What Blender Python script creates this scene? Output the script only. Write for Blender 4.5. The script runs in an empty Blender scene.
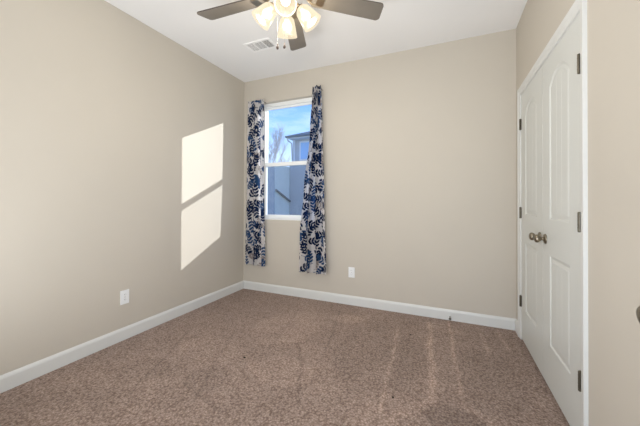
import bpy, bmesh, math, random
from mathutils import Vector, Matrix
random.seed(4)
C = bpy.context.scene.collection
scene = bpy.context.scene
PI = math.pi

# ------------------------------------------------------------------ room numbers (metres)
XL, XR, YB, H, CH = -2.466, 0.579, 3.108, 2.734, 1.165
YN = -0.35                                     # near end of the walls that are built

# ------------------------------------------------------------------ camera
yaw, pit, rol, foc = math.radians(23.658), math.radians(-0.394), math.radians(0.185), 288.784
Rv = Vector((math.cos(yaw), math.sin(yaw), 0)); F0 = Vector((-math.sin(yaw), math.cos(yaw), 0)); Zv = Vector((0, 0, 1))
Fv = math.cos(pit)*F0 - math.sin(pit)*Zv
Uv = math.sin(pit)*F0 + math.cos(pit)*Zv
R2 = math.cos(rol)*Rv + math.sin(rol)*Uv
U2 = math.cos(rol)*Uv - math.sin(rol)*Rv
cd = bpy.data.cameras.new('camera'); cam = bpy.data.objects.new('camera', cd); C.objects.link(cam)
m = Matrix.Identity(4)
for i in range(3):
    m[i][0] = R2[i]; m[i][1] = U2[i]; m[i][2] = -Fv[i]
m[0][3], m[1][3], m[2][3] = 0, 0, CH
cam.matrix_world = m
cd.sensor_fit = 'HORIZONTAL'; cd.sensor_width = 36; cd.lens = foc*36/640
cd.shift_y = -(213-198.458)/640; cd.clip_start = 0.02; cd.clip_end = 300
scene.camera = cam

# ------------------------------------------------------------------ exposure, sky, sun, added fill lights
vs = scene.view_settings
vs.view_transform = 'Standard'; vs.look = 'None'; vs.gamma = 1; vs.exposure = 0.17
try: vs.use_curve_mapping = False
except Exception: pass

w = bpy.data.worlds.new('sky'); scene.world = w; w.use_nodes = True
nt = w.node_tree; nt.nodes.clear()
tc = nt.nodes.new('ShaderNodeTexCoord'); sx = nt.nodes.new('ShaderNodeSeparateXYZ')
rp = nt.nodes.new('ShaderNodeValToRGB'); bg = nt.nodes.new('ShaderNodeBackground'); wo = nt.nodes.new('ShaderNodeOutputWorld')
nt.links.new(tc.outputs['Generated'], sx.inputs[0]); nt.links.new(sx.outputs['Z'], rp.inputs[0])
ns = nt.nodes.new('ShaderNodeTexNoise'); ns.inputs['Scale'].default_value = 5; ns.inputs['Detail'].default_value = 4
mp = nt.nodes.new('ShaderNodeMapping'); mp.inputs['Scale'].default_value = (1, 1, 3.5)
nt.links.new(tc.outputs['Generated'], mp.inputs[0]); nt.links.new(mp.outputs[0], ns.inputs['Vector'])
cr = rp.color_ramp
cr.elements[0].position = 0.0; cr.elements[0].color = (0.60, 0.70, 0.84, 1)
cr.elements[1].position = 0.15; cr.elements[1].color = (0.50, 0.66, 0.93, 1)
for p, c in ((0.24, (0.27, 0.49, 0.92, 1)), (0.34, (0.15, 0.35, 0.87, 1)), (0.9, (0.12, 0.28, 0.75, 1))):
    e = cr.elements.new(p); e.color = c
mxw = nt.nodes.new('ShaderNodeMix'); mxw.data_type = 'RGBA'
rw = nt.nodes.new('ShaderNodeMapRange'); rw.inputs[1].default_value = 0.5; rw.inputs[2].default_value = 0.75
rw.inputs[3].default_value = 0; rw.inputs[4].default_value = 0.6
nt.links.new(ns.outputs[0], rw.inputs[0]); nt.links.new(rw.outputs[0], mxw.inputs[0])
nt.links.new(rp.outputs[0], mxw.inputs[6]); mxw.inputs[7].default_value = (0.72, 0.80, 0.92, 1)
nt.links.new(mxw.outputs[2], bg.inputs[0]); bg.inputs[1].default_value = 1.5
nt.links.new(bg.outputs[0], wo.inputs[0])

def light(name, kind, loc, energy, color, **kw):
    l = bpy.data.lights.new(name, kind); l.energy = energy; l.color = color
    for k, v in kw.items(): setattr(l, k, v)
    o = bpy.data.objects.new(name, l); C.objects.link(o); o.location = loc
    return o
sun = light('sun', 'SUN', (3, 8, 5), 4.6, (1, 0.975, 0.95), angle=0.009)
sun.rotation_euler = Vector((-1, -1.0, -0.505)).to_track_quat('-Z', 'Y').to_euler()
door_fill = light('doorway_fill', 'AREA', (0.05, -0.75, 1.05), 24, (0.92, 0.96, 1.0), shape='RECTANGLE', size=1.3, size_y=1.9)  # added soft fill shining in from behind the camera
door_fill.rotation_euler = Vector((-0.05, 1, 0.0)).to_track_quat('-Z', 'Y').to_euler()
up_fill = light('ceiling_fill', 'AREA', (-0.95, -0.15, 0.45), 44, (0.92, 0.96, 1.0), shape='RECTANGLE', size=2.4, size_y=0.3)  # added low upward fill panel that brightens the ceiling
up_fill.rotation_euler = Vector((0, 0.55, 1.0)).to_track_quat('-Z', 'Y').to_euler()
BULB_W = 10

# ------------------------------------------------------------------ materials
def mat(name, color, rough=0.5, metal=0.0, spec=None, bump=None, vary=None, emit=None, trans=None, sheen=None):
    M = bpy.data.materials.new(name); M.use_nodes = True
    n = M.node_tree.nodes; L = M.node_tree.links; b = n['Principled BSDF']
    b.inputs['Base Color'].default_value = (*color, 1); b.inputs['Roughness'].default_value = rough
    b.inputs['Metallic'].default_value = metal
    if spec is not None: b.inputs['Specular IOR Level'].default_value = spec
    if sheen: b.inputs['Sheen Weight'].default_value = sheen
    if emit: b.inputs['Emission Color'].default_value = (*emit[0], 1); b.inputs['Emission Strength'].default_value = emit[1]
    t = n.new('ShaderNodeTexCoord')
    if vary:                                   # (scale, amount)
        x = n.new('ShaderNodeTexNoise'); x.inputs['Scale'].default_value = vary[0]; x.inputs['Detail'].default_value = 5
        L.new(t.outputs['Object'], x.inputs['Vector'])
        r = n.new('ShaderNodeMapRange'); r.inputs[1].default_value = 0.3; r.inputs[2].default_value = 0.7
        r.inputs[3].default_value = 1-vary[1]; r.inputs[4].default_value = 1+vary[1]
        L.new(x.outputs[0], r.inputs[0])
        hs = n.new('ShaderNodeHueSaturation'); hs.inputs['Color'].default_value = (*color, 1)
        L.new(r.outputs[0], hs.inputs['Value']); L.new(hs.outputs[0], b.inputs['Base Color'])
    if bump:                                   # (scale, strength, distance)
        x = n.new('ShaderNodeTexNoise'); x.inputs['Scale'].default_value = bump[0]; x.inputs['Detail'].default_value = 3
        L.new(t.outputs['Object'], x.inputs['Vector'])
        bb = n.new('ShaderNodeBump'); bb.inputs['Strength'].default_value = bump[1]; bb.inputs['Distance'].default_value = bump[2]
        L.new(x.outputs[0], bb.inputs['Height']); L.new(bb.outputs[0], b.inputs['Normal'])
    return M

WALL = mat('beige_wall_paint', (0.55, 0.508, 0.44), 0.75, bump=(90, 0.12, 0.002), vary=(2.2, 0.012))
CEIL = mat('white_ceiling_paint', (0.88, 0.88, 0.88), 0.85, bump=(120, 0.1, 0.002))
TRIM = mat('white_trim_paint', (0.68, 0.69, 0.675), 0.35)
DOOR = mat('white_door_paint', (0.63, 0.645, 0.62), 0.38, bump=(160, 0.03, 0.001))
VINYL = mat('white_window_vinyl', (0.88, 0.90, 0.90), 0.35)
NICKEL = mat('brushed_nickel', (0.27, 0.235, 0.18), 0.28, 1.0, vary=(40, 0.08))
HINGE = mat('aged_hinge_metal', (0.13, 0.115, 0.09), 0.4, 1.0, vary=(60, 0.15))
PLATE = mat('white_outlet_plastic', (0.82, 0.84, 0.85), 0.3)
DARK = mat('dark_slot', (0.03, 0.03, 0.03), 0.6)
RUBBER = mat('grey_rubber', (0.11, 0.11, 0.10), 0.7)
VENTW = mat('white_register_enamel', (0.93, 0.93, 0.93), 0.4)
VENTD = mat('duct_inside', (0.12, 0.12, 0.12), 0.7)
SIDING = mat('blue_grey_siding', (0.48, 0.50, 0.53), 0.7, vary=(3, 0.05))
SIDING_LIT = mat('painted_sunlit_wall', (0.86, 0.92, 0.88), 0.7, vary=(3, 0.04))  # sunlight on the annex side, put into a paler wall colour
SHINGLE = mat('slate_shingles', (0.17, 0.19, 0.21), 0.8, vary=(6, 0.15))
HTRIM = mat('white_house_trim', (0.7, 0.74, 0.8), 0.5)
HGLASS = mat('reflective_house_glass', (0.35, 0.55, 0.85), 0.12, 0.0, emit=None)
BARK = mat('pale_winter_bark', (0.50, 0.50, 0.54), 0.9, vary=(4, 0.2))
GRASS = mat('winter_grass', (0.24, 0.24, 0.16), 0.95, vary=(2, 0.2))
CRUMB = mat('dark_crumb', (0.035, 0.02, 0.012), 0.9)
BLADE = mat('brown_grey_blade', (0.155, 0.138, 0.118), 0.28, vary=(12, 0.06))
BLADEE = mat('dark_blade_edge', (0.07, 0.055, 0.045), 0.5)
FANM = mat('warm_nickel_fan', (0.50, 0.40, 0.28), 0.28, 1.0)
CHAIN = mat('chain_metal', (0.34, 0.32, 0.30), 0.5, 1.0)
FOB = mat('wooden_fob', (0.05, 0.03, 0.02), 0.5)

# carpet: tufted pile, large soft patches where the pile lies another way, vacuum strokes and specks
def carpet_mat():
    M = bpy.data.materials.new('tan_brown_carpet'); M.use_nodes = True
    n = M.node_tree.nodes; L = M.node_tree.links; b = n['Principled BSDF']
    b.inputs['Roughness'].default_value = 1.0; b.inputs['Specular IOR Level'].default_value = 0.1
    b.inputs['Sheen Weight'].default_value = 0.15
    t = n.new('ShaderNodeTexCoord')
    def noise(sc, det, rough=0.5, dist=0.0, vec=None):
        x = n.new('ShaderNodeTexNoise'); x.inputs['Scale'].default_value = sc; x.inputs['Detail'].default_value = det
        x.inputs['Roughness'].default_value = rough; x.inputs['Distortion'].default_value = dist
        L.new(vec or t.outputs['Object'], x.inputs['Vector']); return x.outputs[0]
    def rng(v, a, b_, c, d):
        r = n.new('ShaderNodeMapRange'); r.inputs[1].default_value = a; r.inputs[2].default_value = b_
        r.inputs[3].default_value = c; r.inputs[4].default_value = d; L.new(v, r.inputs[0]); return r.outputs[0]
    def mth(op, a, b_):
        x = n.new('ShaderNodeMath'); x.operation = op
        for i, v in enumerate((a, b_)):
            if isinstance(v, (int, float)): x.inputs[i].default_value = v
            else: L.new(v, x.inputs[i])
        return x.outputs[0]
    fine = noise(115, 3, 0.75, 0.8)
    vor = n.new('ShaderNodeTexVoronoi'); vor.inputs['Scale'].default_value = 75; vor.inputs['Randomness'].default_value = 1
    L.new(t.outputs['Object'], vor.inputs['Vector'])
    patch = noise(1.3, 4, 0.6, 0.8)
    mid = noise(7, 4, 0.65, 1.0)
    ramp = n.new('ShaderNodeValToRGB'); L.new(mth('ADD', mth('MULTIPLY', fine, 0.75), mth('MULTIPLY', rng(vor.outputs['Distance'], 0, 0.8, 1, 0), 0.25)), ramp.inputs[0])
    e = ramp.color_ramp.elements
    e[0].position = 0.33; e[0].color = (0.19, 0.122, 0.092, 1)
    e[1].position = 0.76; e[1].color = (0.76, 0.59, 0.49, 1)
    k = ramp.color_ramp.elements.new(0.53); k.color = (0.43, 0.318, 0.262, 1)
    at = n.new('ShaderNodeAttribute'); at.attribute_name = 'pile'
    clump = noise(26, 3, 0.6, 0.8)
    val = mth('MULTIPLY', mth('MULTIPLY', rng(patch, 0.38, 0.62, 0.93, 1.07), rng(mid, 0.35, 0.65, 0.95, 1.05)), mth('MULTIPLY', rng(clump, 0.35, 0.65, 0.955, 1.045), at.outputs['Fac']))
    hs = n.new('ShaderNodeHueSaturation'); L.new(ramp.outputs[0], hs.inputs['Color']); L.new(val, hs.inputs['Value'])
    L.new(hs.outputs[0], b.inputs['Base Color'])
    bb = n.new('ShaderNodeBump'); bb.inputs['Strength'].default_value = 0.9; bb.inputs['Distance'].default_value = 0.014
    L.new(mth('ADD', fine, mth('MULTIPLY', mid, 0.8)), bb.inputs['Height']); L.new(bb.outputs[0], b.inputs['Normal'])
    return M
CARPET = carpet_mat()

def glass_mat(name, tint, amt):
    M = bpy.data.materials.new(name); M.use_nodes = True
    n = M.node_tree.nodes; L = M.node_tree.links; n.clear()
    o = n.new('ShaderNodeOutputMaterial'); tr = n.new('ShaderNodeBsdfTransparent'); tr.inputs[0].default_value = (*tint, 1)
    g = n.new('ShaderNodeBsdfGlossy'); g.inputs['Roughness'].default_value = 0.02
    mx = n.new('ShaderNodeMixShader'); mx.inputs[0].default_value = amt
    L.new(tr.outputs[0], mx.inputs[1]); L.new(g.outputs[0], mx.inputs[2]); L.new(mx.outputs[0], o.inputs[0])
    return M
GLASS = glass_mat('window_glass', (0.96, 0.98, 0.99), 0.03)
def screen_mat():
    M = bpy.data.materials.new('insect_screen'); M.use_nodes = True
    n = M.node_tree.nodes; L = M.node_tree.links; n.clear()
    o = n.new('ShaderNodeOutputMaterial'); tr = n.new('ShaderNodeBsdfTransparent')
    g = n.new('ShaderNodeBsdfDiffuse'); g.inputs[0].default_value = (0.22, 0.25, 0.28, 1)
    mx = n.new('ShaderNodeMixShader'); mx.inputs[0].default_value = 0.10
    L.new(tr.outputs[0], mx.inputs[1]); L.new(g.outputs[0], mx.inputs[2]); L.new(mx.outputs[0], o.inputs[0])
    return M
SCREEN = screen_mat()

def fabric(name, col, tr):
    M = bpy.data.materials.new(name); M.use_nodes = True
    n = M.node_tree.nodes; L = M.node_tree.links; n.clear()
    o = n.new('ShaderNodeOutputMaterial'); d = n.new('ShaderNodeBsdfDiffuse'); t = n.new('ShaderNodeBsdfTranslucent')
    tc = n.new('ShaderNodeTexCoord'); x = n.new('ShaderNodeTexNoise'); x.inputs['Scale'].default_value = 60
    L.new(tc.outputs['Object'], x.inputs['Vector'])
    r = n.new('ShaderNodeMapRange'); r.inputs[3].default_value = 0.9; r.inputs[4].default_value = 1.1; L.new(x.outputs[0], r.inputs[0])
    hs = n.new('ShaderNodeHueSaturation'); hs.inputs['Color'].default_value = (*col, 1); L.new(r.outputs[0], hs.inputs['Value'])
    L.new(hs.outputs[0], d.inputs[0]); L.new(hs.outputs[0], t.inputs[0])
    mx = n.new('ShaderNodeMixShader'); mx.inputs[0].default_value = tr
    L.new(d.outputs[0], mx.inputs[1]); L.new(t.outputs[0], mx.inputs[2]); L.new(mx.outputs[0], o.inputs[0])
    return M
FABW = fabric('off_white_curtain_cloth', (0.76, 0.74, 0.74), 0.5)
FABN = fabric('navy_leaf_print', (0.012, 0.026, 0.075), 0.5)
FABB = fabric('denim_blue_leaf_print', (0.035, 0.085, 0.20), 0.5)
FABG = fabric('taupe_leaf_print', (0.36, 0.32, 0.31), 0.35)

def shade_mat():                       # glowing frosted glass: sees the bulb through it, denser toward its rims
    M = bpy.data.materials.new('frosted_lamp_glass'); M.use_nodes = True
    n = M.node_tree.nodes; L = M.node_tree.links; n.clear()
    o = n.new('ShaderNodeOutputMaterial')
    tp = n.new('ShaderNodeBsdfTransparent'); tp.inputs[0].default_value = (1, 0.97, 0.90, 1)
    g = n.new('ShaderNodeBsdfGlossy'); g.inputs['Roughness'].default_value = 0.2
    e = n.new('ShaderNodeEmission'); e.inputs[0].default_value = (1, 0.86, 0.63, 1); e.inputs[1].default_value = 1.0
    lw = n.new('ShaderNodeLayerWeight'); lw.inputs[0].default_value = 0.35
    r = n.new('ShaderNodeMapRange'); r.inputs[3].default_value = 0.62; r.inputs[4].default_value = 0.10
    L.new(lw.outputs['Facing'], r.inputs[0])
    m1 = n.new('ShaderNodeMixShader'); m2 = n.new('ShaderNodeMixShader'); m2.inputs[0].default_value = 0.04
    L.new(r.outputs[0], m1.inputs[0]); L.new(e.outputs[0], m1.inputs[1]); L.new(tp.outputs[0], m1.inputs[2])
    L.new(m1.outputs[0], m2.inputs[1]); L.new(g.outputs[0], m2.inputs[2]); L.new(m2.outputs[0], o.inputs[0])
    return M
SHADE = shade_mat()
BULB = mat('lit_bulb', (1, 0.95, 0.85), 0.4, emit=((1, 0.92, 0.78), 3.0))

# ------------------------------------------------------------------ mesh helpers
def link(name, me, mats, parent=None, smooth=False, kind=None):
    if not isinstance(mats, (list, tuple)): mats = [mats]
    for x in mats: me.materials.append(x)
    if smooth:
        for p in me.polygons: p.use_smooth = True
    o = bpy.data.objects.new(name, me); C.objects.link(o)
    if parent is not None: o.parent = parent
    if kind: o['kind'] = kind
    return o
def obj(name, bm, mats, parent=None, smooth=False, kind=None):
    bmesh.ops.recalc_face_normals(bm, faces=bm.faces)
    me = bpy.data.meshes.new(name); bm.to_mesh(me); bm.free()
    return link(name, me, mats, parent, smooth, kind)
def box(bm, lo, hi, bev=0.0, mi=0):
    r = bmesh.ops.create_cube(bm, size=1)['verts']
    for v in r:
        v.co = Vector([lo[i] + (v.co[i]+0.5)*(hi[i]-lo[i]) for i in range(3)])
    fs = set(f for v in r for f in v.link_faces)
    for f in fs: f.material_index = mi
    if bev:
        es = list(set(e for v in r for e in v.link_edges))
        bmesh.ops.bevel(bm, geom=es, offset=bev, segments=2, affect='EDGES', profile=0.6)
def new(): return bmesh.new()
def lathe(bm, prof, M=None, n=28, close=False):
    M = M or Matrix.Identity(4); rings = []
    for r, z in prof:
        if r < 1e-6: rings.append([bm.verts.new(M @ Vector((0, 0, z)))])
        else: rings.append([bm.verts.new(M @ Vector((r*math.cos(2*PI*i/n), r*math.sin(2*PI*i/n), z))) for i in range(n)])
    for a, b in zip(rings, rings[1:]):
        for i in range(n):
            j = (i+1) % n
            if len(a) == 1 and len(b) == 1: continue
            if len(a) == 1: bm.faces.new((a[0], b[i], b[j]))
            elif len(b) == 1: bm.faces.new((a[i], a[j], b[0]))
            else: bm.faces.new((a[i], a[j], b[j], b[i]))
def tube(bm, pts, rad, n=8):
    pts = [Vector(p) for p in pts]; rings = []
    rads = rad if isinstance(rad, (list, tuple)) else [rad]*len(pts)
    for k, p in enumerate(pts):
        d = (pts[min(k+1, len(pts)-1)] - pts[max(k-1, 0)]).normalized()
        a = d.orthogonal().normalized() if k == 0 else (rings_a - d*rings_a.dot(d)).normalized()
        rings_a = a; b = d.cross(a)
        rings.append([bm.verts.new(p + rads[k]*(math.cos(2*PI*i/n)*a + math.sin(2*PI*i/n)*b)) for i in range(n)])
    for a, b in zip(rings, rings[1:]):
        for i in range(n): bm.faces.new((a[i], a[(i+1) % n], b[(i+1) % n], b[i]))
    bm.faces.new(rings[0]); bm.faces.new(rings[-1])
def empty(name, loc, rotz=0, label=None, cat=None, group=None, kind=None):
    o = bpy.data.objects.new(name, None); C.objects.link(o); o.location = loc; o.rotation_euler = (0, 0, rotz)
    o.empty_display_size = 0.1
    tag(o, label, cat, group, kind); return o
def tag(o, label=None, cat=None, group=None, kind=None):
    if label: o['label'] = label
    if cat: o['category'] = cat
    if group: o['group'] = group
    if kind: o['kind'] = kind
def axis(p, d):
    return Matrix.Translation(Vector(p)) @ Vector(d).to_track_quat('Z', 'Y').to_matrix().to_4x4()
def S(o, label, cat): tag(o, label, cat, kind='structure'); return o

# ------------------------------------------------------------------ room shell
WX0, WX1, WZ0, WZ1 = -2.195, -1.340, 0.920, 2.418          # window opening
T = 0.12
def carpet_floor():
    # pile lies differently along vacuum strokes and footprints; broad patches are lighter or darker: a value per vertex, plus a shallow relief
    strokes = [((-0.40, 2.72), (-0.34, 1.62), 0.011, 0.17), ((-0.15, 2.95), (-0.07, 1.80), 0.020, 0.17), ((-0.125, 2.60), (-0.085, 1.95), 0.040, 0.06),
               ((0.02, 3.05), (0.08, 1.95), 0.012, 0.20), ((0.283, 2.90), (0.29, 2.50), 0.012, 0.16), ((0.42, 3.04), (0.45, 2.68), 0.011, 0.16),
               ((-1.05, 2.98), (-0.85, 2.05), 0.010, -0.10), ((-0.72, 2.9), (-0.63, 1.95), 0.010, 0.08), ((-1.10, 2.10), (-0.75, 1.45), 0.014, -0.10),
               ((-1.45, 2.75), (-1.28, 2.0), 0.012, -0.07), ((-1.75, 2.1), (-1.35, 1.25), 0.013, -0.10), ((-2.1, 1.9), (-1.75, 1.15), 0.012, -0.10),
               ((-1.55, 1.35), (-1.15, 1.25), 0.012, -0.10), ((-0.30, 2.93), (0.10, 2.98), 0.014, 0.08), ((0.10, 1.85), (0.42, 1.55), 0.03, 0.12),
               ((-0.05, 1.86), (-0.30, 1.55), 0.03, 0.10)]
    blobs = [(-0.88, 2.72, 0.15, 0.10, 0.13), (-1.05, 1.72, 0.22, 0.16, 0.09), (0.05, 1.70, 0.16, 0.11, -0.16), (-0.60, 2.25, 0.20, 0.42, -0.08),
             (-0.02, 2.85, 0.16, 0.07, 0.08), (0.25, 2.2, 0.20, 0.35, -0.08), (-1.35, 2.35, 0.28, 0.35, 0.07), (-1.7, 1.7, 0.25, 0.22, 0.05),
             (-1.45, 1.45, 0.14, 0.13, -0.08), (-0.25, 2.3, 0.10, 0.35, -0.06), (-1.9, 1.35, 0.16, 0.14, -0.07), (-0.55, 1.5, 0.25, 0.2, 0.04)]
    nx, ny = 330, 330; vs_, fs_, val = [], [], []
    for j in range(ny+1):
        for i in range(nx+1):
            x = XL-0.01+(XR-XL+0.13)*i/nx; y = YN+(YB-YN+0.01)*j/ny; v = 1.0
            wob = 0.006*math.sin(y*11+x*3)+0.004*math.sin(y*31)
            for (ax, ay), (bx, by), wd, am in strokes:
                dx, dy = bx-ax, by-ay; q = ((x-ax)*dx+(y-ay)*dy)/(dx*dx+dy*dy); qc = min(1, max(0, q))
                d2 = (x+wob-ax-dx*qc)**2+(y-ay-dy*qc)**2
                if d2 < 9*wd*wd: v += 1.9*am*math.exp(-d2/(wd*wd))
            for bx, by, rx, ry, am in blobs:
                d = math.sqrt(((x-bx+2*wob)/rx)**2+((y-by)/ry)**2)
                if d < 1.3: v += 1.5*am*min(1, max(0, (1.15-d)/0.22))
            vs_.append((x, y, min(0.0, (v-1.1)*0.012))); val.append(v)
    for j in range(ny):
        for i in range(nx):
            a = j*(nx+1)+i; fs_.append((a, a+1, a+nx+2, a+nx+1))
    b = len(vs_); lo, hi = (XL-T, YN, -0.1), (XR+T, YB+T, -0.012)
    vs_ += [(lo[0], lo[1], lo[2]), (hi[0], lo[1], lo[2]), (hi[0], hi[1], lo[2]), (lo[0], hi[1], lo[2]), (lo[0], lo[1], hi[2]), (hi[0], lo[1], hi[2]), (hi[0], hi[1], hi[2]), (lo[0], hi[1], hi[2])]
    fs_ += [tuple(b+k for k in q) for q in ((3, 2, 1, 0), (4, 5, 6, 7), (0, 1, 5, 4), (1, 2, 6, 5), (2, 3, 7, 6), (3, 0, 4, 7))]
    me = bpy.data.meshes.new('floor'); me.from_pydata(vs_, [], fs_); me.update()
    at = me.attributes.new('pile', 'FLOAT', 'POINT'); at.data.foreach_set('value', val+[1.0]*8)
    return link('floor', me, CARPET)
S(carpet_floor(), 'tan brown plush carpet floor with vacuum tracks', 'floor')
bm = new(); box(bm, (XL-T, YN, H), (XR+T, YB+T, H+0.1)); S(obj('ceiling', bm, CEIL), 'flat white painted ceiling', 'ceiling')
bm = new(); box(bm, (XL-T, YN, 0), (XL, YB+T, H)); S(obj('wall_left', bm, WALL), 'beige painted wall on the left with a sun patch', 'wall')
bm = new()
box(bm, (XL, YB, 0), (WX0, YB+T, H)); box(bm, (WX1, YB, 0), (XR, YB+T, H))
box(bm, (WX0, YB, 0), (WX1, YB+T, WZ0)); box(bm, (WX0, YB, WZ1), (WX1, YB+T, H))
S(obj('wall_back', bm, WALL), 'beige painted far wall that holds the window', 'wall')
DY0, DY1, DYM, DZ = 1.728, 2.914, 2.322, 2.060            # closet opening
bm = new()
box(bm, (XR, YN, 0), (XR+T, DY0, H)); box(bm, (XR, DY1, 0), (XR+T, YB+T, H)); box(bm, (XR, DY0, DZ), (XR+T, DY1, H))
box(bm, (XR+0.10, DY0, 0), (XR+T, DY1, DZ))
S(obj('wall_right', bm, WALL), 'beige painted wall on the right around the closet doors', 'wall')

bm = new(); EX0, EX1 = -0.42, 0.50                          # wall behind the camera, the photograph is taken in its doorway
box(bm, (XL-T, YN-T, 0), (EX0, YN, H)); box(bm, (EX1, YN-T, 0), (XR+T, YN, H)); box(bm, (EX0, YN-T, 2.07), (EX1, YN, H))
S(obj('wall_near', bm, WALL), 'beige painted wall behind the camera with the entry doorway', 'wall')
def base(name, a, b, side, label):                         # baseboard with an eased top
    bm = new(); h, d = 0.102, 0.014
    prof = [(0, 0), (d, 0), (d, h-0.022), (d-0.003, h-0.012), (0.006, h-0.003), (0.004, h), (0, h)]
    vs = []
    for p in (a, b):
        vs.append([bm.verts.new((p[0]+side[0]*x, p[1]+side[1]*x, z)) for x, z in prof])
    n = len(prof)
    for i in range(n): bm.faces.new((vs[0][i], vs[0][(i+1) % n], vs[1][(i+1) % n], vs[1][i]))
    bm.faces.new(vs[0]); bm.faces.new(vs[1])
    return S(obj(name, bm, TRIM), label, 'baseboard')
base('baseboard_left', (XL, YN), (XL, YB), (1, 0), 'white baseboard along the left wall')
base('baseboard_back', (XL+0.014, YB), (XR, YB), (0, -1), 'white baseboard along the far wall under the window')
base('baseboard_right', (XR, 0.10), (XR, DY0-0.068), (-1, 0), 'white baseboard along the right wall before the closet')
base('baseboard_corner', (XR, DY1+0.068), (XR, YB-0.014), (-1, 0), 'short white baseboard between closet trim and far corner')

# closet casing
bm = new(); cw, ct = 0.058, 0.018
def casing(a, b, out_a, out_b):          # strip between two inner points, swept to two outer points, thin inside and thick outside
    prof = [(0, 0), (0, 0.006), (0.12, 0.008), (0.5, 0.0095), (0.72, 0.015), (0.95, 0.017), (1, 0.0155), (1, 0)]
    rows = []
    for i_, o_ in ((a, out_a), (b, out_b)):
        rows.append([bm.verts.new((XR-x, i_[0]+(o_[0]-i_[0])*t, i_[1]+(o_[1]-i_[1])*t)) for t, x in prof])
    n = len(prof)
    for k in range(n): bm.faces.new((rows[0][k], rows[0][(k+1) % n], rows[1][(k+1) % n], rows[1][k]))
    bm.faces.new(rows[0]); bm.faces.new(rows[1])
ya, yb, zt = DY0-0.006, DY1+0.006, DZ+0.006
casing((ya, 0), (ya, zt), (ya-cw, 0), (ya-cw, zt+cw))
casing((yb, 0), (yb, zt), (yb+cw, 0), (yb+cw, zt+cw))
casing((ya, zt), (yb, zt), (ya-cw, zt+cw), (yb+cw, zt+cw))
tr1 = S(obj('trim_1', bm, TRIM), 'white casing around the closet double doors', 'trim')
bm = new()
box(bm, (XR-0.001, DY0-0.006, 0), (XR+0.10, DY0, DZ)); box(bm, (XR-0.001, DY1, 0), (XR+0.10, DY1+0.006, DZ))
box(bm, (XR-0.001, DY0-0.006, DZ), (XR+0.10, DY1+0.006, DZ+0.006))
obj('jamb', bm, TRIM, tr1)
for y in (DYM-0.068, DYM+0.062):
    bm = new(); box(bm, (XR+0.001, y-0.016, DZ-0.0042), (XR+0.028, y+0.016, DZ-0.0002), 0.001)
    lathe(bm, [(0, -0.004), (0.006, -0.003), (0.008, 0.001)], Matrix.Translation((XR+0.012, y, DZ-0.003)), 12)
    o = obj('ball_catch', bm, HINGE, tr1); o['label'] = 'dark metal catch'

# ------------------------------------------------------------------ doors (two-panel, arched top, planked fields)
def door_mesh(wd, ht, th=0.035):
    st = 0.135; pans = [(st, wd-st, 0.262, 0.815, 0.0), (st, wd-st, 1.035, 1.842, 0.078)]
    def hgt(y, z):
        h = 0
        for y0, y1, z0, z1, arch in pans:
            u = (y-y0)/(y1-y0)*2-1
            zt = z1 + arch*max(0, (1-u*u)) if arch else z1
            d = min(y-y0, y1-y, z-z0, (zt-z)*(0.92 if arch else 1))
            if d > 0:
                if d < 0.010: h = -0.006*(0.5-0.5*math.cos(PI*d/0.010))
                elif d < 0.018: h = -0.006
                elif d < 0.040: h = -0.006+0.0035*(0.5-0.5*math.cos(PI*(d-0.018)/0.022))
                else:
                    h = -0.0025; c = (y1-y0-0.08)/3
                    for k in (1, 2):
                        q = abs(y-(y0+0.04+c*k))
                        if q < 0.0055: h = -0.0025-0.0012*(1-q/0.0055)
        return h
    ny, nz = 150, 340
    verts, faces = [], []
    for j in range(nz+1):
        for i in range(ny+1):
            y, z = wd*i/ny, ht*j/nz
            verts.append((-hgt(y, z), y, z))
    f = lambda i, j: j*(ny+1)+i
    for j in range(nz):
        for i in range(ny): faces.append((f(i, j), f(i, j+1), f(i+1, j+1), f(i+1, j)))
    b = len(verts); verts += [(th, 0, 0), (th, wd, 0), (th, wd, ht), (th, 0, ht)]
    faces.append((b, b+1, b+2, b+3))
    faces.append(tuple([f(i, 0) for i in range(ny+1)] + [b+1, b]))
    faces.append(tuple([f(i, nz) for i in range(ny, -1, -1)] + [b+3, b+2]))
    faces.append(tuple([f(0, j) for j in range(nz, -1, -1)] + [b, b+3]))
    faces.append(tuple([f(ny, j) for j in range(nz+1)] + [b+2, b+1]))
    me = bpy.data.meshes.new('door'); me.from_pydata(verts, [], faces); me.update()
    return me
def knob(parent, p, d=(-1, 0, 0), name='doorknob'):
    bm = new()
    lathe(bm, [(0, 0), (0.031, 0), (0.032, 0.003), (0.029, 0.008), (0.020, 0.011), (0.0125, 0.014), (0.010, 0.018), (0.0105, 0.024),
               (0.017, 0.029), (0.0235, 0.036), (0.0265, 0.045), (0.025, 0.053), (0.019, 0.059), (0.010, 0.062), (0, 0.0625)], axis(p, d), 32)
    o = obj(name, bm, NICKEL, parent, True); o['label'] = 'brushed nickel knob'; return o
def hinge(parent, y, z, x=XR, s=1):
    bm = new(); hh = 0.089
    lathe(bm, [(0, -hh/2-0.004), (0.004, -hh/2-0.003), (0.0065, -hh/2), (0.0065, hh/2), (0.004, hh/2+0.003), (0, hh/2+0.004)], Matrix.Translation((x-0.007, y, z)), 12)
    for k in range(1, 5):
        zz = z-hh/2+hh*k/5; lathe(bm, [(0.0072, -0.0008), (0.0072, 0.0008)], Matrix.Translation((x-0.007, y, zz)), 12)
    box(bm, (x-0.0022, y, z-hh/2) if s > 0 else (x-0.0022, y-0.013, z-hh/2), (x+0.003, y+0.013, z+hh/2) if s > 0 else (x+0.003, y, z+hh/2), 0.0006)
    o = obj('hinge', bm, HINGE, parent); o['label'] = 'dark metal hinge'
dw = DYM-DY0-0.005; dh = DZ-0.002-0.018
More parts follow.
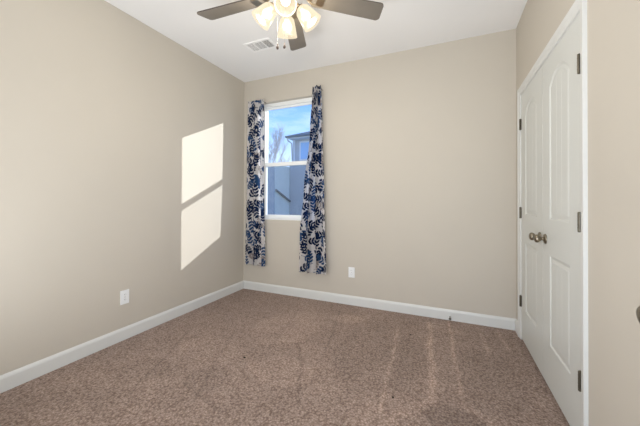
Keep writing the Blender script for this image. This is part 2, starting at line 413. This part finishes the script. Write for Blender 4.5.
for nm, y0, hy, s, ky, lab in (('door_1', DY0+0.003, DY0+0.001, 1, 2.262, 'white two-panel closet door leaf nearer the camera, hinged by the wide wall'),
                           ('door_2', DYM+0.002, DY1-0.001, -1, 2.380, 'white two-panel closet door leaf next to the far wall')):
    me = door_mesh(dw, dh); d = link(nm, me, DOOR); d.location = (XR-0.001, y0, 0.018); S(d, lab, 'door')
    for z in (0.325, 1.067, 1.812):
        hinge(d, hy - y0 , z-0.018, -0.001, s)
    knob(d, (0.0, ky-y0, 0.925-0.018))

# entry door standing open along the right wall, only its knob reaches into the picture
me = door_mesh(0.80, 2.03); d3 = link('door_3', me, DOOR); d3.location = (0.4525, 0.135, 0.030); S(d3, 'white entry door standing open beside the camera, only its knob in view', 'door')
knob(d3, (0, 0.735, 0.883))
for z in (0.3, 1.05, 1.8):
    hinge(d3, 0.0, z, 0.0, 1)

# ------------------------------------------------------------------ window
win = empty('window_1', (0, 0, 0)); S(win, 'white vinyl single-hung window in the far wall between the curtains', 'window')
fy0, fy1 = YB+0.055, YB+0.115
GX0, GX1 = -2.158, -1.375                       # sash daylight limits
bm = new(); e = 0.026
box(bm, (WX0, fy0, WZ0+0.012), (WX0+e, fy1, WZ1), 0.002); box(bm, (WX1-e, fy0, WZ0+0.012), (WX1, fy1, WZ1), 0.002)
box(bm, (WX0+e, fy0, WZ1-e-0.018), (WX1-e, fy1, WZ1), 0.002); box(bm, (WX0+e, fy0, WZ0+0.012), (WX1-e, fy1, WZ0+0.034), 0.002)
obj('window_frame', bm, VINYL, win)
bm = new(); box(bm, (WX0, YB-0.002, WZ0), (WX1, fy1, WZ0+0.013), 0.002); obj('window_sill', bm, VINYL, win)
def sash(name, z0, z1, y0, y1, rt, rb):
    bm = new(); x0, x1 = WX0+e, WX1-e
    box(bm, (x0, y0, z0), (GX0, y1, z1), 0.002); box(bm, (GX1, y0, z0), (x1, y1, z1), 0.002)
    box(bm, (GX0, y0, z1-rt), (GX1, y1, z1), 0.002); box(bm, (GX0, y0, z0), (GX1, y1, z0+rb), 0.002)
    o = obj(name, bm, VINYL, win)
    bm = new(); yy = (y0+y1)/2; box(bm, (GX0-0.004, yy-0.002, z0+rb-0.004), (GX1+0.004, yy+0.002, z1-rt+0.004)); obj('glass_pane', bm, GLASS, o)
    return o
sash('upper_sash', 1.605, WZ1-e-0.018, YB+0.088, YB+0.110, 0.026, 0.04)
ls = sash('lower_sash', WZ0+0.034, 1.652, YB+0.060, YB+0.084, 0.048, 0.026)
bm = new(); box(bm, (GX0-0.01, YB+0.112, WZ0+0.03), (GX1+0.01, YB+0.1135, 1.63)); obj('insect_screen', bm, SCREEN, win)

# ------------------------------------------------------------------ curtains (leaf print painted on the cloth's own grid)
def leaf_sprigs(W, Hc, seed):
    rnd = random.Random(seed); L = []                       # ellipses: cx, cy, ax, ay, angle, material
    row = 0; y = 0.0
    while y < Hc+0.05:
        x = -0.02 + (row % 2)*0.085
        while x < W+0.06:
            cx, cy = x+rnd.uniform(-.02, .02), y+rnd.uniform(-.02, .02)
            th = rnd.uniform(0, 2*PI); ln = rnd.uniform(0.13, 0.16); curve = rnd.uniform(-2.2, 2.2)
            mi = 1 if rnd.random() < 0.64 else 2
            if rnd.random() < 0.10: mi = 3
            n = 4; px, py, a = cx-math.cos(th)*ln/2, cy-math.sin(th)*ln/2, th
            for k in range(n):
                st = ln/n; px += math.cos(a)*st; py += math.sin(a)*st; a += curve*st
                L.append((px-math.cos(a)*st/2, py-math.sin(a)*st/2, st*0.7, 0.0028, a, mi))
                ll = 0.031*(1-0.15*abs(k-1))
                for s in (-1, 1):
                    b = a+s*0.85
                    L.append((px+math.cos(b)*ll, py+math.sin(b)*ll, ll, 0.0125, b, mi))
            L.append((px+math.cos(a)*0.03, py+math.sin(a)*0.03, 0.03, 0.012, a, mi))
            x += 0.132
        y += 0.100; row += 1
    return L
def curtain(name, W, xl, xr, z0, z1, nf, amp, ybase, seed, label, phase=0.0, hemdrop=0.0):
    Hc = z1-z0; ny_ = int(Hc/0.0065); nx_ = int(W/0.0045)
    verts = []; faces = []
    for j in range(ny_+1):
        t = j/ny_
        for i in range(nx_+1):
            s = i/nx_
            g = s + 0.018*math.sin(2*PI*(s*2.3+t*0.6)+seed)
            A = amp(t)*(0.75+0.25*math.sin(3.1*s*PI+seed+1.5*t))
            x = xl(t)+(xr(t)-xl(t))*g
            ph = 2*PI*nf*s+phase+0.7*math.sin(2.2*t+seed)
            y = ybase - A*math.sin(ph) - 0.20*A*math.sin(2.3*ph+2*t)
            x += 0.25*A*math.cos(ph)*min(1, s*8, (1-s)*8)
            verts.append((x, y, z1-t*Hc - hemdrop*t*s + 0.004*math.sin(ph)*t))
    mats = [0]*(nx_*ny_)
    cell = {}
    for lf in leaf_sprigs(W, Hc, seed):
        r = max(lf[2], lf[3]); c, s_ = math.cos(lf[4]), math.sin(lf[4])
        for j in range(max(0, int((lf[1]-r)/Hc*ny_)), min(ny_, int((lf[1]+r)/Hc*ny_)+2)):
            for i in range(max(0, int((lf[0]-r)/W*nx_)), min(nx_, int((lf[0]+r)/W*nx_)+2)):
                dx, dy = (i+.5)/nx_*W-lf[0], (j+.5)/ny_*Hc-lf[1]
                u, v = dx*c+dy*s_, -dx*s_+dy*c
                if (u/lf[2])**2+(v/lf[3])**2 < 1: mats[j*nx_+i] = lf[5]
    f = lambda i, j: j*(nx_+1)+i
    for j in range(ny_):
        for i in range(nx_): faces.append((f(i, j), f(i, j+1), f(i+1, j+1), f(i+1, j)))
    me = bpy.data.meshes.new(name); me.from_pydata(verts, [], faces)
    me.polygons.foreach_set('material_index', mats); me.update()
    o = link(name, me, [FABW, FABN, FABB, FABG], None, True)
    tag(o, label, 'curtain', 'leaf print curtains')
    for x in (xl(0)+0.012, xr(0)-0.012):
        bm = new(); tube(bm, [(x, YB, z1-0.03), (x, ybase-0.005, z1-0.03), (x, ybase-0.012, z1-0.022), (x, ybase-0.012, z1-0.008)], 0.003, 8)
        k = obj('curtain_hook', bm, RUBBER, o); k['label'] = 'small dark hook'
    return o
lerp = lambda a, b, t: a+(b-a)*t
def pw(*pts):
    def f(t):
        for (t0, v0), (t1, v1) in zip(pts, pts[1:]):
            if t <= t1: 
                q = (t-t0)/(t1-t0); q = q*q*(3-2*q); return v0+(v1-v0)*q
        return pts[-1][1]
    return f
curtain('curtain', 0.46, pw((0, -2.355), (0.5, -2.368), (1, -2.392)), pw((0, -2.115), (0.45, -2.115), (1, -2.085)), 0.335, 2.445, 2.5,
        pw((0, 0.016), (0.3, 0.030), (1, 0.040)), YB-0.056, 3, 'white curtain with navy leaf print hanging left of the window, by the room corner', 0.6)
curtain('curtain', 0.60, pw((0, -1.425), (0.25, -1.452), (0.55, -1.515), (0.8, -1.560), (1, -1.568)), pw((0, -1.315), (0.25, -1.290), (0.6, -1.262), (1, -1.235)), 0.325, 2.485, 3.0,
        pw((0, 0.032), (0.2, 0.045), (1, 0.055)), YB-0.080, 8, 'white curtain with navy leaf print, gathered narrow at its top, right of the window', 2.4)

# ------------------------------------------------------------------ outlets
def outlet(loc, rz, label):
    o = empty('wall_outlet', loc, rz, label, 'outlet', 'duplex wall outlets')     # local -Y faces the room
    bm = new(); box(bm, (-0.036, -0.006, -0.058), (0.036, 0, 0.058), 0.0025); obj('cover_plate', bm, PLATE, o)
    for z in (-0.021, 0.021):
        bm = new(); box(bm, (-0.017, -0.0078, z-0.0145), (0.017, -0.004, z+0.0145), 0.002); s = obj('socket', bm, PLATE, o)
        bm = new()
        for x, h in ((-0.006, 0.0042), (0.006, 0.0034)): box(bm, (x-0.001, -0.0082, z+0.002-h), (x+0.001, -0.0070, z+0.002+h))
        lathe(bm, [(0, 0), (0.0022, 0.0001), (0.0022, 0.001)], axis((0, -0.0072, z-0.008), (0, -1, 0)), 10)
        obj('slots', bm, DARK, s)
    bm = new(); lathe(bm, [(0.0032, 0), (0.003, 0.001), (0, 0.0014)], axis((0, -0.0058, 0), (0, -1, 0)), 12); obj('screw', bm, CHAIN, o)
outlet((XL, 1.562, 0.353), PI/2, 'white duplex outlet low on the left wall, under the sunny wall area')
outlet((-0.972, YB, 0.362), 0, 'white duplex outlet low on the far wall, right of the curtain')

# ------------------------------------------------------------------ door stop
ds = empty('door_stop', (0.031, YB-0.014, 0.040), 0, 'small spring door stop with grey rubber tip on the far baseboard', 'door stop')
bm = new(); lathe(bm, [(0, 0), (0.011, 0), (0.011, 0.004), (0.006, 0.006)], axis((0, 0, 0), (0, -1, 0)), 16); obj('mount', bm, TRIM, ds)
bm = new(); tube(bm, [(0.005*math.cos(k*0.9), -0.004-k*0.0007, 0.005*math.sin(k*0.9)) for k in range(84)], 0.0011, 5); obj('spring', bm, CHAIN, ds, True)
bm = new(); lathe(bm, [(0.010, 0), (0.012, 0.003), (0.012, 0.011), (0.009, 0.014), (0, 0.0145)], axis((0, -0.061, 0), (0, -1, 0)), 16); obj('rubber_tip', bm, RUBBER, ds, True)

# ------------------------------------------------------------------ ceiling register
vr = empty('ceiling_vent', (-1.722, 2.425, H), 0, 'white rectangular air register on the ceiling near the window', 'vent')
hx, hy_ = 0.150, 0.088
bm = new()
fr = 0.022
for lo, hi in (((-hx, -hy_), (hx, -hy_+fr)), ((-hx, hy_-fr), (hx, hy_)), ((-hx, -hy_+fr), (-hx+fr, hy_-fr)), ((hx-fr, -hy_+fr), (hx, hy_-fr))):
    box(bm, (*lo, -0.007), (*hi, 0.0), 0.0015)
for x in (-0.048, 0.048): box(bm, (x-0.004, -hy_+fr, -0.006), (x+0.004, hy_-fr, 0.0))
obj('frame', bm, VENTW, vr)
bm = new(); box(bm, (-hx+fr, -hy_+fr, -0.0015), (hx-fr, hy_-fr, -0.0002)); obj('duct_opening', bm, VENTD, vr)
for sec, (x0, x1) in enumerate(((-hx+fr, -0.052), (-0.044, 0.044), (0.052, hx-fr))):
    bm = new()
    if sec == 1:
        n = 7
        for k in range(n):
            y = -hy_+fr+(k+0.5)*(2*hy_-2*fr)/n
            box(bm, (x0, y-0.0055, -0.0045), (x1, y+0.0045, -0.0030))
    else:
        n = 6; hw = 0.0040 if sec == 0 else 0.0022
        for k in range(n):
            x = x0+(k+0.5)*(x1-x0)/n
            box(bm, (x-hw, -hy_+fr, -0.0055), (x+hw, hy_-fr, -0.0040))
    obj('louver', bm, VENTW, vr)

# ------------------------------------------------------------------ ceiling fan
FX, FY = -0.913, 1.555
fan = empty('ceiling_fan', (FX, FY, H), 0, 'five-blade ceiling fan with four lit frosted glass lamps and pull chains', 'ceiling fan')
def zz(z): return z-H
bm = new(); lathe(bm, [(0, zz(2.734)), (0.07, zz(2.734)), (0.07, zz(2.715)), (0.055, zz(2.685)), (0.022, zz(2.67)), (0.0, zz(2.67))]); obj('canopy', bm, FANM, fan, True)
bm = new(); tube(bm, [(0, 0, zz(2.675)), (0, 0, zz(2.60))], 0.013, 16); obj('downrod', bm, FANM, fan, True)
bm = new(); lathe(bm, [(0, zz(2.605)), (0.04, zz(2.603)), (0.085, zz(2.585)), (0.112, zz(2.55)), (0.115, zz(2.515)), (0.105, zz(2.485)), (0.085, zz(2.470)), (0.07, zz(2.455)), (0.0, zz(2.455))], n=40)
obj('motor_housing', bm, FANM, fan, True)
ZB = 2.452
for k in range(5):
    az = math.radians(111.3+72*k)
    M = Matrix.Rotation(az, 4, 'Z') @ Matrix.Translation((0, 0, zz(ZB))) @ Matrix.Rotation(math.radians(-11), 4, 'X')
    # blade outline with rounded tip corners, slightly wider outwards
    r0, r1 = 0.165, 0.655; out = []
    w0, w1, c = 0.056, 0.069, 0.026
    out += [(r0, -w0+0.012), (r0+0.012, -w0)]
    for q in range(6):
        a = -PI/2+q*PI/10; out.append((r1-c+c*math.cos(a)-0.012, -w1+c+c*math.sin(a)))
    for q in range(6):
        a = q*PI/10; out.append((r1-c+c*math.cos(a)+0.004, w1-c+c*math.sin(a)))
    out += [(r0+0.012, w0), (r0, w0-0.012)]
    bm = new(); th = 0.0035
    lo = [bm.verts.new(M @ Vector((x, y, -th))) for x, y in out]; hi = [bm.verts.new(M @ Vector((x, y, th))) for x, y in out]
    bm.faces.new(lo[::-1]); bm.faces.new(hi)
    for i in range(len(out)):
        j = (i+1) % len(out); bm.faces.new((lo[i], lo[j], hi[j], hi[i])).material_index = 1
    obj('blade', bm, [BLADE, BLADEE], fan)
    bm = new()
    arm = [(0.07, 0.012), (0.12, 0.013), (0.16, 0.034), (0.235, 0.042), (0.245, 0.030)]
    pts = arm + [(x, -y) for x, y in arm[::-1]]
    lo = [bm.verts.new(M @ Vector((x, y, -0.008 if x > .14 else 0.004))) for x, y in pts]; hi = [bm.verts.new(M @ Vector((x, y, -0.0038 if x > .14 else 0.012))) for x, y in pts]
    bm.faces.new(lo[::-1]); bm.faces.new(hi)
    for i in range(len(pts)):
        j = (i+1) % len(pts); bm.faces.new((lo[i], lo[j], hi[j], hi[i]))
    obj('blade_bracket', bm, FANM, fan)
bm = new(); lathe(bm, [(0, zz(2.458)), (0.060, zz(2.456)), (0.066, zz(2.435)), (0.060, zz(2.405)), (0.052, zz(2.395)), (0.052, zz(2.375)), (0.046, zz(2.350)), (0.028, zz(2.338)), (0.010, zz(2.332)), (0.008, zz(2.322)), (0, zz(2.320))], n=36)
obj('light_fitter', bm, FANM, fan, True)
tilt = math.radians(40)
for k in range(4):
    az = math.radians(118+90*k); dr = Vector((math.cos(az), math.sin(az), 0))
    ax = dr*math.sin(tilt)+Vector((0, 0, -math.cos(tilt)))
    p0 = dr*0.078+Vector((0, 0, zz(2.375)))
    bm = new(); tube(bm, [dr*0.045+Vector((0, 0, zz(2.378))), dr*0.062+Vector((0, 0, zz(2.392))), dr*0.074+Vector((0, 0, zz(2.388))), p0], 0.008, 10)
    lathe(bm, [(0, -0.004), (0.018, -0.002), (0.027, 0.006), (0.029, 0.020), (0.024, 0.022), (0, 0.020)], axis(p0, ax), 24)
    a_ = obj('lamp_arm', bm, FANM, fan, True)
    bm = new()                                    # bell-shaped glass, open mouth, with wall thickness
    outp = [(0.026, 0.010), (0.034, 0.016), (0.045, 0.030), (0.051, 0.055), (0.056, 0.080), (0.061, 0.108), (0.066, 0.132)]
    inn = [(r-0.003, z+0.0005) for r, z in outp[::-1]]
    lathe(bm, outp+inn, axis(p0, ax), 32)
    obj('lamp_shade', bm, SHADE, fan, True)
    bm = new(); lathe(bm, [(0.010, 0.018), (0.012, 0.030), (0.020, 0.045), (0.0255, 0.060), (0.026, 0.070), (0.021, 0.083), (0.010, 0.091), (0, 0.093)], axis(p0, ax), 20)
    obj('bulb', bm, BULB, fan, True)
    l = light('bulb_light', 'POINT', (0, 0, 0), BULB_W, (1, 0.94, 0.86), shadow_soft_size=0.03)
    l.parent = fan; l.location = p0+ax*0.112
for (x, y), ln in (((-0.030, -0.055), 0.205), ((0.019, -0.055), 0.21)):
    bm = new()
    z0 = 2.352; 
    tube(bm, [(x*0.8, y*0.8, zz(z0)), (x, y, zz(z0-0.02)), (x, y, zz(z0-ln-0.03))], 0.0007, 6)
    for q in range(44): lathe(bm, [(0, -0.0012), (0.0012, 0), (0, 0.0012)], Matrix.Translation((x, y, zz(z0-0.02-q*(ln+0.01)/44))), 6)
    ch = obj('pull_chain', bm, CHAIN, fan)
    bm = new(); lathe(bm, [(0, 0.0), (0.003, -0.002), (0.0045, -0.010), (0.0075, -0.020), (0.008, -0.028), (0.005, -0.034), (0, -0.036)], Matrix.Translation((x, y, zz(z0-ln-0.028))), 14)
    obj('chain_fob', bm, FOB, ch, True)

# ------------------------------------------------------------------ crumbs on the carpet
def crumb(x, y, r, label):
    bm = new(); bmesh.ops.create_icosphere(bm, subdivisions=2, radius=r)
    for v in bm.verts: v.co *= random.uniform(0.7, 1.2); v.co.z *= 0.6
    o = obj('carpet_crumb', bm, CRUMB); o.location = (x, y, r*0.45); tag(o, label, 'crumb', 'dark crumbs on the carpet')
crumb(-1.366, 1.738, 0.0085, 'small dark crumb on the carpet toward the left wall')
crumb(-0.289, 1.744, 0.007, 'small dark crumb on the carpet nearest the camera')
crumb(-0.286, 2.619, 0.007, 'small dark crumb on the carpet nearest the far baseboard')

# ------------------------------------------------------------------ outside the window
bm = new(); box(bm, (-60, YB+0.5, -0.6), (30, 60, -0.5)); S(obj('ground', bm, GRASS), 'lawn outside the window', 'ground')
hs = empty('neighbor_house', (-6, 12, -0.5), 0, 'blue grey neighbouring house with dark hip roof seen through the window', 'house')
def hp(name, lo, hi, m_, par=None, bev=0):
    bm = new(); o_ = Vector((-6, 12, -0.5)); box(bm, Vector(lo)-o_, Vector(hi)-o_, bev); return obj(name, bm, m_, par or hs)
hp('upper_wall', (-6.62, 12.0, 2.9), (0.5, 19.5, 4.03), SIDING)
hp('lower_wall', (-6.84, 12.0, -0.5), (0.5, 19.5, 2.9), SIDING)
hp('corner_board', (-6.66, 11.97, 2.9), (-6.54, 12.0, 4.0), HTRIM)
hp('soffit', (-6.70, 11.55, 4.0), (0.9, 19.95, 4.06), HTRIM)
hp('gutter', (-6.78, 11.45, 4.04), (1.0, 11.55, 4.11), SHINGLE)
hp('gutter', (-6.78, 11.55, 4.04), (-6.70, 20.0, 4.11), SHINGLE)
bm = new(); o_ = Vector((-6, 12, -0.5))
q = [Vector(p)-o_ for p in ((-6.76, 11.47, 4.11), (1, 11.47, 4.11), (1, 20, 4.11), (-6.76, 20, 4.11), (-2.76, 15.47, 5.70), (-2.7, 15.9, 5.70))]
v = [bm.verts.new(p) for p in q]
for fc in ((0, 1, 5, 4), (1, 2, 5), (2, 3, 4, 5), (3, 0, 4), (3, 2, 1, 0)): bm.faces.new([v[i] for i in fc])
obj('roof', bm, SHINGLE, hs)
wf = hp('window', (-6.30, 11.96, 3.02), (-5.20, 12.0, 3.92), HTRIM); hp('pane', (-6.22, 11.945, 3.09), (-5.28, 11.965, 3.85), HGLASS, wf)
hp('muntin', (-5.77, 11.935, 3.09), (-5.73, 11.95, 3.85), HTRIM, wf)
bm = new(); tube(bm, [Vector(p)-o_ for p in ((-6.72, 11.52, 4.04), (-6.72, 11.62, 3.93), (-6.68, 11.90, 3.84), (-6.66, 11.95, 3.0))], 0.035, 8); obj('downspout', bm, HTRIM, hs, True)
an = empty('side_annex', (-8, 11.3, -0.5), 0, 'lower annex wall with a side painted pale as if sunlit below the window rail, left of the house', 'building')
o2 = Vector((-8, 11.3, -0.5))
bm = new(); box(bm, Vector((-12, 10.72, -0.5))-o2, Vector((-6.85, 12.05, 2.74))-o2); obj('wall', bm, SIDING_LIT, an)
bm = new(); box(bm, Vector((-12, 10.70, -0.5))-o2, Vector((-6.853, 10.719, 2.74))-o2); obj('siding', bm, SIDING, an)
bm = new(); tube(bm, [Vector((-6.80, 10.74, 1.62))-o2, Vector((-6.80, 11.97, 1.12))-o2], 0.05, 8); obj('shadow_strip', bm, SHINGLE, an)  # dark bar standing in for a diagonal shadow on the annex side

def tree(name, loc, ht, seed, label):
    rnd = random.Random(seed); tr = empty(name, loc, 0, label, 'tree', 'bare trees outside the window')
    bt = new(); bb = new()
    def grow(p, d, ln, r, dep):
        pts = [p]; rr = [r]; q = p.copy(); dd = d.copy()
        for k in range(4):
            dd = (dd+Vector((rnd.uniform(-.16, .16), rnd.uniform(-.16, .16), rnd.uniform(-.02, .12)))).normalized(); q = q+dd*ln/4
            pts.append(q.copy()); rr.append(r*(1-0.13*(k+1)))
            if dep < 5 and k >= (1 if dep else 2):
                for _ in range(2 if dep < 4 else 1):
                    nd = (dd+Vector((rnd.uniform(-1, 1), rnd.uniform(-1, 1), rnd.uniform(-.15, .7)))*0.75).normalized()
                    grow(q.copy(), nd, ln*rnd.uniform(.5, .68), r*0.55, dep+1)
        tube(bt if dep == 0 else bb, pts, rr, 7 if dep == 0 else 4)
    grow(Vector((0, 0, 0)), Vector((0, 0, 1)), ht*0.62, ht*0.014, 0)
    obj('trunk', bt, BARK, tr, True); obj('branches', bb, BARK, tr)
tree('bare_tree', (-17.0, 25.0, -0.5), 6.8, 5, 'leafless winter tree outside the window, beside the house')
tree('bare_tree', (-27.0, 31.0, -0.5), 7.0, 9, 'leafless winter tree outside the window, farther left')
